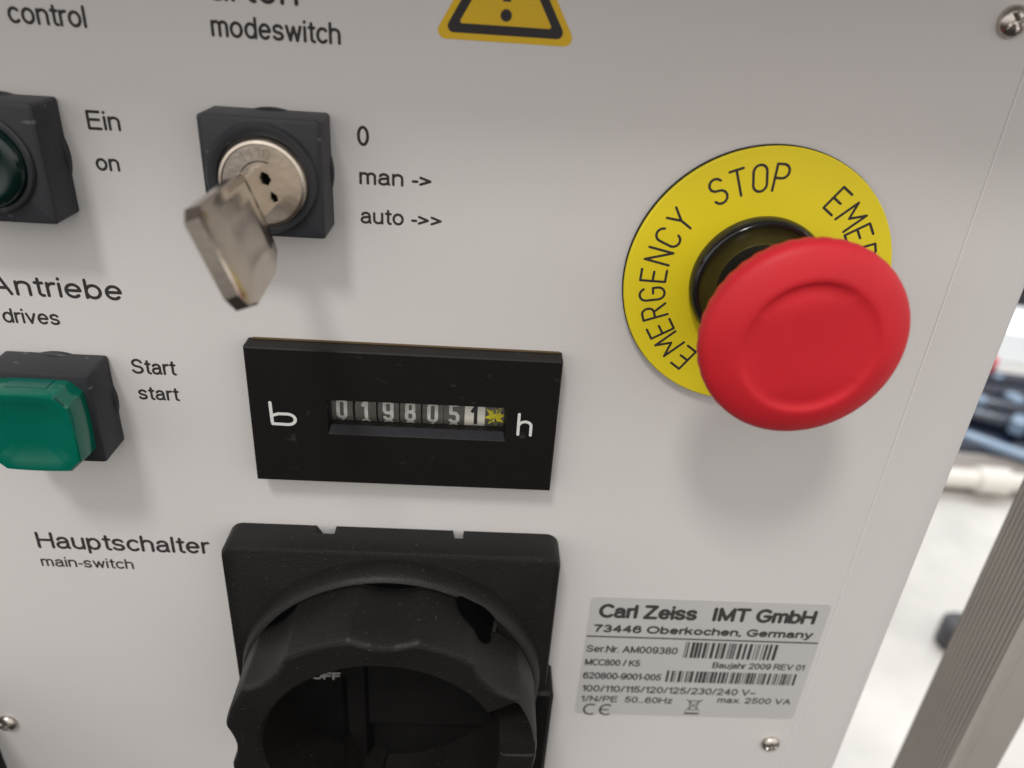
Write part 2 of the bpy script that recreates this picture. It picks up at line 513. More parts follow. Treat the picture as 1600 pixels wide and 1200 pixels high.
box(bm, -98, 89.9, -500, 120, -260, -2.1)
obj('cabinet_body', bm, M_PANEL, cab, 0)
bm = bmesh.new()
loft(bm, [([(-130, 86), (130, 86), (130, 119), (-130, 119)], 0.4), ([(-130, 86), (130, 86), (130, 119), (-130, 119)], 29.3)])
obj('overhang', bm, M_PANEL, cab, 0)

LEG = [  # body, u0, u1, baseline, height, reference glyph
    ('control', -49.6, -40.0, 53.95, 2.65, 'l'),
    ('modeswitch', -24.6, -8.3, 53.95, 2.65, 'd'),
    ('Betriebsarten', -42.6, -13.4, 58.1, 3.5, 'B'),
    ('Ein', -42.3, -37.95, 41.5, 2.55, 'E'),
    ('on', -42.2, -39.0, 36.1, 1.75, 'o'),
    ('0', -6.65, -5.0, 41.5, 2.7, '0'),
    ('man ->', -6.5, 3.5, 36.3, 1.75, 'm'),
    ('auto ->>', -6.5, 5.0, 30.75, 2.2, 't'),
    ('Antriebe', -61.0, -41.9, 16.95, 3.25, 'A'),
    ('drives', -60.25, -51.9, 12.45, 2.45, 'd'),
    ('Start', -42.6, -35.75, 4.75, 2.65, 'S'),
    ('start', -42.3, -35.9, 0.15, 2.35, 't'),
    ('Hauptschalter', -64.8, -34.8, -31.15, 3.7, 'H'),
    ('main-switch', -65.1, -48.9, -35.3, 2.35, 'h'),
]
for body, u0, u1, vb, h, ref in LEG:
    text('printed_legend', body, u0, u1, vb, h, 0.0, M_INK, front, ref)

# ================================================================ screws
def screw(u, v, rot, label):
    t = thing('panel_screw', label, 'screw', u, v, 0, rot, 'panel screws')
    bm = bmesh.new()
    # pan head with a cross recess modelled as a dip of the dome
    rings = []
    n = 64
    for k in range(12):
        r = 2.0 * (1 - k / 12.0)
        ws = []
        for i in range(n):
            a = 2 * PI * i / n
            x, y = r * math.cos(a), r * math.sin(a)
            dome = 0.25 + 1.15 * math.sqrt(max(0, 1 - (r / 2.0) ** 2))
            arm = (abs(x) < 0.30 and abs(y) < 1.15) or (abs(y) < 0.30 and abs(x) < 1.15)
            ws.append(dome - (0.75 * max(0.2, 1 - r / 1.3) if arm else 0))
        rings.append((circ(0, 0, r, n), ws))
    loft(bm, [(circ(0, 0, 2.0, n), 0.0)] + rings, False, True)
    obj('screw_head', bm, M_SCREW, t, 30)
    return t
screw(77.4, 62.0, 0.5, 'small round metal screw head at the upper right, above the red button')
screw(77.1, -77.7, 0.2, 'small shiny screw head just below the silver type label')
screw(-81.0, -77.3, 0.7, 'shiny screw head at the lower left beside the guessed black grip')

# ================================================================ bezel
def bezel(root, s=15.4, h=6.7):
    hs = s / 2
    bm = bmesh.new()
    loft(bm, [(rrect(0, 0, hs, hs, 0.5), 0.25), (rrect(0, 0, hs, hs, 0.5), h - 0.45), (rrect(0, 0, hs - 0.15, hs - 0.15, 0.5), h - 0.12), (rrect(0, 0, hs - 0.5, hs - 0.5, 0.4), h)])
    b = obj('bezel', bm, M_BEZEL, root, 30)
    bm = bmesh.new()
    lathe(bm, [(8.0, 0.02), (8.0, 0.9), (7.8, 1.1), (4, 1.1)], cap0=True)
    obj('gasket', bm, M_BEZEL, root, 40)
    return b

# ---- key switch
ks = thing('key_switch', 'dark square key switch with round metal lock face between modeswitch and hour meter', 'key switch', -17.85, 37.9)
bezel(ks, 15.4, 6.7)
bm = bmesh.new()
lathe(bm, [(7.1, 6.5), (7.1, 7.15), (6.9, 7.4), (6.2, 7.4), (5.75, 7.2), (5.75, 6.5)], closed=True)
obj('collar_ring', bm, M_RINGP, ks, 40)
bm = bmesh.new()
lathe(bm, [(5.7, 6.4), (5.7, 7.7), (5.45, 8.15), (5.1, 8.3), (4.95, 8.12), (0.01, 8.12)], cu=0.25, cv=-0.3)
lock = obj('lock_face', bm, M_NICKEL, ks, 30)
TH = R(-68)
d2 = Vector((math.cos(TH), math.sin(TH)))
n2 = Vector((-d2.y, d2.x))
kc = Vector((0.25, -0.3))
bm = bmesh.new()
for patch in (((-1.5, 0.70), (-0.9, 1.3), (-0.1, 1.35), (0.4, 0.70), (0.4, -0.6), (-1.5, -0.6)),
              ((1.2, 0.70), (1.9, 1.15), (2.6, 1.0), (2.6, -0.6), (1.2, -0.6))):
    prism(bm, [tuple(kc + d2 * t_ + n2 * s_) for t_, s_ in patch], 8.05, 8.16)
obj('keyhole', bm, M_DARK, ks, 0)
bm = bmesh.new()
def sfn(x, y):
    a = R(128) - x / 3.6
    r = 3.3 + y
    return (kc.x + r * math.cos(a), kc.y + r * math.sin(a))
x = 0
for ch in '1110':
    wdt, ss = GL[ch]
    for s in ss:
        stroke(bm, [(x + a * 1.2, b * 1.2) for a, b in s], 0.14, 8.10, 8.135, sfn)
    x += 0.95
obj('stamped_marking', bm, mat('stamp_shadow', (0.30, 0.26, 0.21), 0.5, metal=0.7), ks, 0)
# curved shoulder line round the keyway
bm = bmesh.new()
stroke(bm, arc(kc.x, kc.y, 2.9, 2.9, 70, 165, 14), 0.14, 8.1, 8.14)
obj('keyway_rim', bm, M_DARK, ks, 0)

# ---- key
key = thing('key', 'silver metal key with angular bow sticking out of the lock', 'key', -17.6, 37.6)
def kpt(t, s, w):
    return Vector((d2.x * t + n2.x * s, d2.y * t + n2.y * s, w))
def kprism(bm, outl, s0, s1, bev=0.0, pillow=0.0):
    """outline in (t, w), thickness along n2"""
    c = Vector((sum(p[0] for p in outl) / len(outl), sum(p[1] for p in outl) / len(outl)))
    def ins(k):
        res = []
        for p in outl:
            q = Vector(p)
            e = (c - q)
            e = e.normalized() * k if e.length else e
            res.append(q + e)
        return res
    layers = [(ins(bev), s0), (ins(0), s0 + bev * 0.7), (ins(0), s1 - bev * 0.7), (ins(bev), s1)]
    if pillow:
        layers += [(ins(2.2), s1 + pillow * 0.35), (ins(3.6), s1 + pillow * 0.9), (ins(4.8), s1 + pillow)]
    vs = [[bm.verts.new(kpt(q.x, s, q.y)) for q in L] for L, s in layers]
    n = len(outl)
    bm.faces.new(vs[0][::-1])
    bm.faces.new(vs[-1])
    for A_, B_ in zip(vs[:-1], vs[1:]):
        for i in range(n):
            j = (i + 1) % n
            bm.faces.new((A_[i], A_[j], B_[j], B_[i]))
bm = bmesh.new()
bow = [(-3.0, 14.8), (-3.0, 29.6), (-2.0, 31.0), (6.6, 31.4), (8.5, 30.2), (9.1, 28.2), (8.6, 19.5), (6.9, 15.9), (4.0, 14.8)]
kprism(bm, bow, -1.05, 1.0, 0.3, 0.55)
kb = obj('bow', bm, M_KEY, key, 32)
bm = bmesh.new()
kprism(bm, [(-2.2, 8.0), (-2.2, 15.2), (3.0, 15.2), (3.0, 8.0)], -0.7, 0.7, 0.15)
obj('blade', bm, M_KEY, key, 25)
# ---- lamp with dark green lens
lp = thing('signal_lamp', 'dark square signal lamp with round dark green lens beside Ein on', 'signal lamp', -53.25, 37.8)
bezel(lp, 15.4, 6.4)
bm = bmesh.new()
lathe(bm, [(6.5, 6.2), (6.5, 6.75), (6.25, 7.0), (5.75, 7.0), (5.5, 6.5)], closed=True)
obj('collar_ring', bm, M_RINGP, lp, 40)
bm = bmesh.new()
lathe(bm, [(5.6, 6.3), (5.6, 7.2), (5.2, 8.0), (4.6, 8.35), (3.9, 8.3), (3.2, 7.9), (1.6, 7.6), (0.01, 7.5)])
obj('lens', bm, M_DGREEN, lp, 60)

# ---- start push button
sb = thing('push_button', 'dark square push button with bright green square cap beside Start', 'push button', -53.54, 0.08)
bezel(sb, 15.45, 6.7)
bm = bmesh.new()
def sq(h, r, bul=0.0):
    pts = rrect(0, 0, h, h, r, 5)
    return [(a * (1 + bul * (1 - (b / h) ** 2)), b * (1 + bul * (1 - (a / h) ** 2))) for a, b in pts]
def oct_(h, c, bul=0.05, n=8):
    cs = [(h, -h + c), (h, h - c), (h - c, h), (-h + c, h), (-h, h - c), (-h, -h + c), (-h + c, -h), (h - c, -h)]
    pts = []
    for i in range(8):
        a, b = Vector(cs[i]), Vector(cs[(i + 1) % 8])
        for k in range(n):
            p_ = a.lerp(b, k / n)
            pts.append((p_.x * (1 + bul * max(0, 1 - (p_.y / h) ** 2)), p_.y * (1 + bul * max(0, 1 - (p_.x / h) ** 2))))
    return pts
loft(bm, [(oct_(6.45, 1.5), 6.3), (oct_(6.4, 1.5), 9.2), (oct_(6.3, 1.6), 10.9), (oct_(6.1, 1.6), 11.25), (oct_(5.75, 1.5), 11.3), (oct_(4.6, 1.2), 10.9), (oct_(3.0, 0.8), 10.6), (oct_(1.2, 0.3), 10.5)])
ln = obj('lens_cap', bm, M_GREEN, sb, 32)
bm = bmesh.new()
loft(bm, [(oct_(5.6, 1.2), 6.2), (oct_(5.2, 1.2), 9.9)])
obj('diffuser', bm, M_GREENIN, ln, 30)
bm = bmesh.new()
box(bm, -2.9, 2.9, 6.25, 6.78, 6.75, 9.4)
obj('pry_slot', bm, mat('green_slot', (0.0, 0.10, 0.075), 0.3), ln, 0)
bm = bmesh.new()
for s in (-1, 1):
    stroke(bm, [(s * 4.9, 6.25), (s * 5.9, 5.1)], 0.22, 11.1, 11.32)
obj('seam_line', bm, mat('green_seam', (0.0, 0.06, 0.05), 0.4), ln, 0)

# ================================================================ hour meter
hm = thing('hour_meter', 'black rectangular hour meter with a row of number wheels reading 019805', 'hour meter', 0, 0)
bm = bmesh.new()
W0, W1 = 0.02, 3.42
def rect(u0, u1, v0, v1):
    return [(u0, v0), (u1, v0), (u1, v1), (u0, v1)]
win = (-12.05, 15.95, -2.65, 3.55)
loft(bm, [(rect(-24.0, 24.0, -12, 12), W0), (rect(-24.0, 24.0, -12, 12), W1 - 0.2), (rect(-23.8, 23.8, -11.8, 11.8), W1),
          (rect(*win), W1), (rect(-11.75, 15.65, -1.45, 3.3), 2.35), (rect(-11.75, 15.65, -1.45, 3.3), 0.03)], False, False)
obj('housing', bm, M_METER, hm, 0)
bm = bmesh.new()
box(bm, -11.9, 15.8, -2.5, 3.5, 0.03, 0.08)
obj('window_backing', bm, M_DARK, hm, 0)
bm = bmesh.new()
box(bm, -23.4, 23.6, 11.2, 12.14, 0.02, 0.5)
obj('gasket', bm, mat('amber_gasket', (0.09, 0.055, 0.02), 0.5), hm, 0)
RW, CW = 3.6, -1.9
def wz(v):
    return CW + math.sqrt(max(0.01, RW * RW - (v - 0.9) ** 2))
us = [-10.05, -6.35, -2.75, 0.75, 4.3, 7.7, 11.0, 14.2]
chars = '0198051*'
under = '1298161*'
for i, (u, ch) in enumerate(zip(us, chars)):
    bm = bmesh.new()
    hw = 1.66
    rows = []
    for k in range(25):
        vv_ = -2.1 + 5.6 * k / 24
        rows.append(vv_)
    va = [bm.verts.new((u - hw, q, wz(q))) for q in rows]
    vb = [bm.verts.new((u + hw, q, wz(q))) for q in rows]
    vc = [bm.verts.new((u - hw, q, 0.1)) for q in rows]
    vd = [bm.verts.new((u + hw, q, 0.1)) for q in rows]
    for k in range(24):
        bm.faces.new((va[k], vb[k], vb[k + 1], va[k + 1]))
        bm.faces.new((vc[k], va[k], va[k + 1], vc[k + 1]))
        bm.faces.new((vb[k], vd[k], vd[k + 1], vb[k + 1]))
    wm = M_WHITEWHEEL if i == 6 else M_WHEEL
    wl = obj('number_wheel', bm, wm, hm, 60, 'white number wheel with black figure' if i == 6 else ('black wheel with yellow star' if i == 7 else None))
    bm = bmesh.new()
    if ch == '*':
        pts = []
        for k in range(16):
            a = 2 * PI * k / 16 + 0.15
            r = 1.9 if k % 2 == 0 else 0.95
            pts.append((u + r * math.cos(a) * 0.95, 0.95 + 1.1 * r * math.sin(a)))
        for k in range(16):
            j = (k + 1) % 16
            tri = [(u, 0.95), pts[k], pts[j]]
            bm.faces.new([bm.verts.new((p[0], p[1], wz(p[1]) + 0.07)) for p in tri])
        obj('running_star', bm, M_YSTAR, wl, 0)
    else:
        H = 3.1
        v0 = -0.55 if i < 6 else -0.75
        x0 = u - 0.54 * H * 0.62 / 1.0 / 2 * 1.2
        for s in GL[ch][1]:
            stroke(bm, [(x0 + a * H * 0.70, v0 + b * H) for a, b in s], 0.56, 0.02, 0.06, None, wz)
        # top of the next figure coming up below
        if i < 6:
            for s in GL[under[i]][1]:
                pts = [(x0 + a * H * 0.70, v0 - 3.6 + b * H) for a, b in s]
                keep = [p for p in pts if p[1] > -1.75]
                if len(keep) > 1:
                    stroke(bm, keep, 0.36, 0.02, 0.06, None, wz)
        obj('digit', bm, M_INK if i == 6 else M_DIGIT, wl, 0)
bm = bmesh.new()
box(bm, -11.7, 15.6, -1.4, 3.25, 2.25, 2.32)
obj('window_pane', bm, M_GLASS, hm, 0)
bm = bmesh.new()
# glossy sloping lower lip of the window
A = [(-11.95, -2.5, 3.30), (15.85, -2.5, 3.30), (15.6, -1.5, 2.45), (-11.7, -1.5, 2.45)]
f = [bm.verts.new(p) for p in A]
b2 = [bm.verts.new((p[0], p[1], p[2] - 0.1)) for p in A]
bm.faces.new(f)
bm.faces.new(b2[::-1])
for i in range(4):
    bm.faces.new((f[i], f[(i + 1) % 4], b2[(i + 1) % 4], b2[i]))
obj('window_lip', bm, mat('glossy_lip', (0.010, 0.011, 0.015), 0.5, spec=0.12, vary=0.4, vscale=500), hm, 0)
bm = bmesh.new()
stroke(bm, [(-20.75, 2.65), (-20.65, -0.9)], 0.5, W1 + 0.005, W1 + 0.035)
stroke(bm, [(-20.6, -1.15), (-18.2, -1.2)] + arc(-18.2, -0.25, 1.15, 0.95, -90, 90, 10) + [(-19.6, 0.7), (-20.6, 0.35)], 0.5, W1 + 0.005, W1 + 0.035)
obj('printed_letter', bm, M_WHITE, hm, 0)
bm = bmesh.new()
stroke(bm, [(17.95, 2.55), (17.95, -1.2)], 0.46, W1 + 0.005, W1 + 0.035)
stroke(bm, [(17.95, 0.55)] + arc(19.0, 0.45, 0.95, 0.75, 150, 0, 8) + [(19.95, -1.25)], 0.46, W1 + 0.005, W1 + 0.035)
obj('printed_letter', bm, M_WHITE, hm, 0)

# ================================================================ main switch
ms = thing('main_switch', 'large black square main switch with scalloped rotary handle', 'main switch', -1.9, -52.6)
bm = bmesh.new()
H = 28.85
def plate_out(h, r, notch):
    base = rrect(0, 0, h, h, r, 6)
    if not notch:
        return base
    out = []
    top = [(11.9, h), (11.7, h - 2.0), (10.9, h - 2.2), (10.3, h - 2.2), (10.0, h), (-10.4, h), (-10.7, h - 2.2), (-11.9, h - 2.2), (-12.6, h - 2.0), (-13.8, h)]
    return base[:7] + top + base[7:]
prism(bm, plate_out(H, 2.4, True), 0.02, 2.1)
loft(bm, [(plate_out(H, 2.4, False), 2.11), (plate_out(H, 2.4, False), 5.5), (plate_out(H - 0.25, 2.4, False), 6.2), (plate_out(H - 0.9, 2.2, False), 6.5)])
plate = obj('mounting_plate', bm, M_KNOB, ms, 30)
bm = bmesh.new()
loft(bm, [(rrect(24.9, -22, 5.4, 18.5, 1.0), 0.02), (rrect(24.9, -22, 5.4, 18.5, 1.0), 6.6), (rrect(24.7, -22, 4.9, 18.0, 1.0), 7.2)])
obj('side_block', bm, M_BLACK, ms, 30)
bm = bmesh.new()
lathe(bm, [(27.3, 6.3), (27.15, 7.8), (26.75, 9.6), (26.3, 10.35), (25.9, 10.6), (22.8, 10.6), (20.0, 9.0), (0.05, 9.0)], n=128)
obj('turntable', bm, M_KNOB, ms, 30)
# scalloped ring handle, with a cut away sector at the right
NA = 360
def handle_r(a_deg, base):
    # finger scallops with crisp shoulders
    for c_, hw_, dp in SCALLOPS:
        ph = (a_deg - c_ + 180) % 360 - 180
        if abs(ph) < hw_:
            return base - dp * (1 - (ph / hw_) ** 2)
    return base
SCALLOPS = [(89, 11.5, 1.75), (135.5, 11.5, 1.75), (180, 11.5, 1.75), (44, 12.5, 2.0), (225, 11.5, 1.75), (270, 11.5, 1.75), (315, 11.5, 1.75)]
bm = bmesh.new()
a0, a1 = 0.0, 360.0
def ring_at(a):
    top = 22.8
    ro = handle_r(a, 26.0)
    rb = 26.0 - (26.0 - ro) * 0.7
    ri = 19.75
    c, s = math.cos(R(a)), math.sin(R(a))
    # open pocket in the rim at the right
    pk = 0.0
    if 8 < a < 31:
        pk = min(1, (a - 8) / 1.5, (31 - a) / 1.5)
    P = [(ri - 0.6, 9.1), (rb - 0.5, 10.62), (rb + 0.05, 11.6), (ro, (12.6 + top) / 2), (ro - 0.05, top - 1.0), (ro - 0.35, top - 0.3), (ro - 0.9 + 0.35 * pk, top), (ro - 1.3 + 0.4 * pk, top - 8.5 * pk),
         (ri + 0.55, top + 0.05 - 8.5 * pk), (ri, top - 0.4 - 8.3 * pk)]
    return [(r * c, r * s, w) for r, w in P]
prev = None
first = None
nst = 360
for i in range(nst + 1):
    a = a0 + (a1 - a0) * i / nst
    ring = [bm.verts.new(q) for q in ring_at(a)]
    if prev:
        for k in range(len(ring)):
            j = (k + 1) % len(ring)
            bm.faces.new((prev[k], ring[k], ring[j], prev[j]))
    else:
        first = ring
    prev = ring
bm.faces.new(first)
bm.faces.new(prev[::-1])
hd = obj('rotary_handle', bm, M_KNOB, ms, 38)
# dark patches painting in the shade where the scallops meet the turntable
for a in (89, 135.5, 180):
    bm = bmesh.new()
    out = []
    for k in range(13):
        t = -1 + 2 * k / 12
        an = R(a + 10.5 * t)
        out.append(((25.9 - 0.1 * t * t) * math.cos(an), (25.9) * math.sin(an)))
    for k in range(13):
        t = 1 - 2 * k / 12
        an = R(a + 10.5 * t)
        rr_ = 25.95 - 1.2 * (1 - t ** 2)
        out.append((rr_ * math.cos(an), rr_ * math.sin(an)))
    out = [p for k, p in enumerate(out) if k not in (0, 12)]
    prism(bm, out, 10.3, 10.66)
    obj('finger_slot_shade', bm, M_DARK, hd, 0)
# padlock eye: black patch for the shade of an oval opening at the foot of the ring, with a small hook in it
bm = bmesh.new()
rings_ = []
for f_ in (1.0, 0.8, 0.6, 0.4, 0.2, 0.02):
    row = []
    for k in range(32):
        q = 2 * PI * k / 32
        aa = 55 + 9.5 * f_ * math.cos(q)
        wv = 12.9 + f_ * (3.3 * math.sin(q) - 1.0 * math.cos(q))
        ro = 26.0 - (26.0 - handle_r(aa, 26.0)) * (0.72 if wv < 13 else 0.8)
        row.append(bm.verts.new(((ro + 0.3) * math.cos(R(aa)), (ro + 0.3) * math.sin(R(aa)), wv)))
    rings_.append(row)
for A_, B_ in zip(rings_[:-1], rings_[1:]):
    for k in range(32):
        bm.faces.new((A_[k], A_[(k + 1) % 32], B_[(k + 1) % 32], B_[k]))
bm.faces.new(rings_[-1])
out = []
for k in range(15):
    t = -1 + 2 * k / 14
    an = R(54 + 10.0 * t)
    rr_ = 25.2 + 1.15 * math.sqrt(max(0, 1 - t * t))
    out.append((rr_ * math.cos(an), rr_ * math.sin(an)))
for k in range(15):
    t = 1 - 2 * k / 14
    an = R(54 + 9.9 * t)
    out.append((23.4 * math.cos(an), 23.4 * math.sin(an)))
prism(bm, out, 10.2, 10.67)
obj('padlock_eye_shade', bm, M_DARK, hd, 30)
bm = bmesh.new()
c_, s_ = math.cos(R(45)), math.sin(R(45))
tube(bm, [(25.4 * c_, 25.4 * s_, 10.4), (25.3 * c_, 25.3 * s_, 11.6), (24.9 * c_, 24.9 * s_, 12.6)], 0.35, 10)
obj('padlock_hook', bm, M_KNOB, hd, 40)
# grip bar across the hollow and floor of the hollow
bm = bmesh.new()
lathe(bm, [(20.0, 8.9), (20.0, 9.2), (0.05, 9.2)], cap0=True)
obj('hollow_floor', bm, M_BLACK, ms, 0)
bm = bmesh.new()
loft(bm, [([(-9.0, 20.0), (-3.5, 20.2), (-3.5, -20.0), (-9.0, -18.0)], 9.2), ([(-7.5, 20.0), (-4.5, 20.1), (-4.5, -20.0), (-7.5, -18.0)], 12.0)])
box(bm, -4.0, 18.4, -8.0, 8.0, 9.21, 11.0)
obj('grip_bar', bm, M_BLACK, hd, 30)
bm = bmesh.new()
loft(bm, [([(-8.0, -9.0), (-5.0, -16.0), (-1.0, -18.0), (-9.0, -18.0)], 9.2), ([(-7.2, -10.0), (-5.4, -15.6), (-3.6, -17.5), (-8.2, -17.5)], 29.3)])
obj('pointer', bm, M_KNOB, hd, 30)
text('printed_word', 'OFF', -14.6, -9.1, 1.1, 1.9, 9.25, M_OFF, ms, 'F', 1.6)

# ================================================================ emergency stop
EU, EV = 51.6, 25.46
es = thing('emergency_stop', 'red mushroom emergency stop button on a yellow lettered ring', 'emergency stop', EU, EV)
bm = bmesh.new()
lathe(bm, [(9.0, 0.02), (19.75, 0.02), (19.75, 0.7), (9.0, 0.7)], n=144, closed=True)
obj('backing_ring', bm, M_BLACK, es, 30)
bm = bmesh.new()
lathe(bm, [(9.2, 0.72), (19.65, 0.72), (19.65, 1.1), (19.5, 1.25), (9.2, 1.25)], n=144, closed=True)
yr = obj('legend_ring', bm, M_YELLOW, es, 30)
LH = 3.7
r0 = 13.6
for rep in range(2):
    ang = 238.0 - 180.0 * rep
    words = 'EMERGENCY STOP'
    step = 10.95
    for k, ch in enumerate(words):
        if ch == ' ':
            continue
        wdt, ss = GL[ch]
        ac = R(ang - 4.6 - step * k - (1.6 if k > 9 else 0) + (1.6 if k == 0 else (0.4 if k == 1 else 0)))
        bm = bmesh.new()
        def fn(x, y, ac=ac, wdt=wdt):
            # straight letter, turned to face outwards
            xx = x - wdt * LH * 0.5 * 0.98
            rad = Vector((math.cos(ac), math.sin(ac)))
            tan = Vector((math.sin(ac), -math.cos(ac)))
            q = rad * (r0 + y) + tan * xx
            return (q.x, q.y)
        for s in ss:
            stroke(bm, [(a * LH * 0.98, b * LH) for a, b in s], 0.36, 1.252, 1.275, fn)
        obj('engraved_letter', bm, M_INK, yr, 0)
bm = bmesh.new()
lathe(bm, [(10.05, 1.26), (10.1, 2.0), (9.85, 2.9), (9.45, 3.25), (9.05, 3.2), (8.85, 2.7)], n=128, cap1=False)
obj('collar', bm, M_GLOSS, es, 45)
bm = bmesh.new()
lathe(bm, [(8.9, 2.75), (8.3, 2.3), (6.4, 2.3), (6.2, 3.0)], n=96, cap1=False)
obj('collar_inlay', bm, mat('shaded_yellow_plastic', (0.06, 0.05, 0.011), 0.3, spec=0.4, vary=0.2, vscale=300), es, 45)  # dark olive paints in shade and yellow reflection inside the collar
bm = bmesh.new()
lathe(bm, [(6.3, 2.0), (6.3, 9.0), (5.4, 10.0), (5.4, 15.0)], n=64, cap1=False)
obj('stem', bm, M_GLOSS, es, 40)
bm = bmesh.new()
n = 240
def cap_ring(r, w, rip=0.0, dep=0.0):
    o_, ws = [], []
    for i in range(n):
        a = 2 * PI * i / n
        rr_ = r * 0.942 + rip * math.cos(40 * a)
        o_.append((rr_ * math.cos(a), rr_ * math.sin(a)))
        # two opposed finger crescents, upper and lower
        cresc = max(0.0, math.cos(2 * (a - R(105)))) ** 0.6 * (1.0 if math.cos(a - R(105)) > 0 else 0.55)
        ws.append(w - dep * cresc)
    return (o_, ws)
rings = [cap_ring(5.0, 13.2), cap_ring(8.0, 13.8), cap_ring(12.6, 16.2, 0.02), cap_ring(13.7, 17.5, 0.06), cap_ring(14.05, 18.6, 0.05), cap_ring(14.1, 19.3, 0.02), cap_ring(13.95, 20.0),
         cap_ring(13.6, 20.5), cap_ring(13.0, 20.95), cap_ring(11.5, 21.55), cap_ring(10.2, 21.95), cap_ring(9.5, 22.08), cap_ring(9.25, 22.06, 0, 0.1), cap_ring(8.95, 22.0, 0, 0.22),
         cap_ring(8.6, 21.9, 0, 0.28), cap_ring(7.9, 21.9, 0, 0.2), cap_ring(7.2, 21.9, 0, 0.08), cap_ring(6.9, 21.9), cap_ring(5.0, 21.9), cap_ring(2.5, 21.88), cap_ring(0.3, 21.88)]
loft(bm, rings, True, True)
mc = obj('mushroom_cap', bm, M_RED, es, 50)
mc.location = (0.45 * MM, -0.75 * MM, 0.3 * MM)

# ================================================================ type label
tl = thing('type_label', 'silver type plate sticker with barcodes at the lower right', 'label', 57.3, -54.1)
LU, LV = 57.3, -54.1
bm = bmesh.new()
prism(bm, rrect(0, 0, 22.95, 16.05, 1.0), 0.01, 0.06)
st = obj('sticker', bm, M_LABEL, tl, 0)
def lt(body, u0, u1, vb, h, ref, bold=1.12):
    text('printed_text', body, u0 - LU, u1 - LU, vb - LV, h, 0.062, M_LABINK, st, ref, bold)
lt('Carl Zeiss', 36.1, 55.0, -43.3, 3.6, 'C', 1.4)
lt('IMT GmbH', 58.0, 78.0, -43.3, 3.6, 'I', 1.4)
lt('73446 Oberkochen, Germany', 35.6, 78.5, -47.05, 2.05, 'O', 1.5)
lt('Ser.Nr. AM009380', 34.8, 52.8, -52.4, 1.9, 'S')
lt('MCC800 / K5', 34.9, 45.9, -56.05, 1.8, 'M')
lt('Baujahr 2009 REV 01', 60.4, 79.0, -55.85, 1.7, 'B')
lt('620800-9001-005', 34.9, 50.7, -59.85, 1.9, '6')
lt('100/110/115/120/125/230/240 V~', 35.1, 70.8, -63.5, 1.9, '1')
lt('1/N/PE  50...60Hz', 35.2, 54.1, -66.45, 1.8, 'N')
lt('max. 2500 VA', 63.3, 78.6, -65.8, 1.75, '2')
bm = bmesh.new()
box(bm, 34.5 - LU, 80.0 - LU, -48.35 - LV, -48.0 - LV, 0.062, 0.08)
obj('rule_line', bm, M_LABINK, st, 0)
def barcode(u0, u1, v0, v1, seed):
    rnd = random.Random(seed)
    bm = bmesh.new()
    x = u0
    while x < u1 - 0.2:
        wd = rnd.choice((0.18, 0.18, 0.34, 0.5, 0.62))
        box(bm, x - LU, min(u1, x + wd) - LU, v0 - LV, v1 - LV, 0.062, 0.08)
        x += wd + rnd.choice((0.16, 0.22, 0.34, 0.5))
    obj('barcode', bm, M_LABINK, st, 0)
barcode(54.1, 72.6, -53.2, -48.95, 3)
barcode(51.6, 78.1, -60.1, -56.9, 11)
bm = bmesh.new()
cu, cv = 37.3 - LU, -68.75 - LV
stroke(bm, arc(cu + 0.2, cv, 1.35, 1.5, 60, 300, 14), 0.42, 0.062, 0.08)
cu += 3.3
stroke(bm, arc(cu + 0.2, cv, 1.35, 1.5, 60, 300, 14), 0.42, 0.062, 0.08)
stroke(bm, [(cu - 1.0, cv), (cu + 0.6, cv)], 0.36, 0.062, 0.08)
obj('conformity_mark', bm, M_LABINK, st, 0)
bm = bmesh.new()
cu, cv = 58.6 - LU, -67.0 - LV
stroke(bm, [(cu - 0.9, cv + 1.5), (cu - 0.65, cv - 1.1), (cu + 0.65, cv - 1.1), (cu + 0.9, cv + 1.5)], 0.2, 0.062, 0.08)
stroke(bm, [(cu - 1.2, cv + 1.55), (cu + 1.2, cv + 1.55)], 0.25, 0.062, 0.08)
stroke(bm, [(cu - 1.6, cv + 1.9), (cu + 1.5, cv - 1.4)], 0.2, 0.062, 0.08)
stroke(bm, [(cu + 1.6, cv + 1.9), (cu - 1.5, cv - 1.4)], 0.2, 0.062, 0.08)
box(bm, cu - 1.55, cu + 1.55, cv - 2.45, cv - 1.95, 0.062, 0.08)
obj('disposal_mark', bm, M_LABINK, st, 0)

# ================================================================ warning sign
wsn = thing('warning_sign', 'yellow triangular warning sticker with black border and exclamation mark', 'warning sign', 12.6, 55.5)
def tri(hw, vb, r, n=8):
    ht = hw * 2 * math.sqrt(3) / 2
    cs = [Vector((-hw, vb)), Vector((hw, vb)), Vector((0, vb + ht))]
    cen = (cs[0] + cs[1] + cs[2]) / 3
    out = []
    for c_, a_ in zip(cs, (210, 330, 90)):
        cc = c_ + (cen - c_).normalized() * (2 * r)
        for k in range(n + 1):
            a = R(a_ - 60 + 120 * k / n)
            out.append((cc.x + r * math.cos(a), cc.y + r * math.sin(a)))
    return out
bm = bmesh.new()
prism(bm, tri(9.3, 0.05, 1.0), 0.01, 0.06)
sg = obj('sticker', bm, M_SIGNY, wsn, 0)
bm = bmesh.new()
o1, o2 = tri(7.9, 0.85, 0.75), tri(5.95, 1.98, 0.25)
loft(bm, [(o1, 0.062), (o1, 0.08), (o2, 0.08), (o2, 0.062)], closed=True)
obj('black_border', bm, M_INK, sg, 0)
bm = bmesh.new()
prism(bm, circ(0, 3.2, 0.72, 32), 0.062, 0.08)
prism(bm, [(-0.5, 4.75), (0.5, 4.75), (0.85, 9.2), (0.5, 9.9), (-0.5, 9.9), (-0.85, 9.2)], 0.062, 0.08)
obj('exclamation_mark', bm, M_INK, sg, 0)

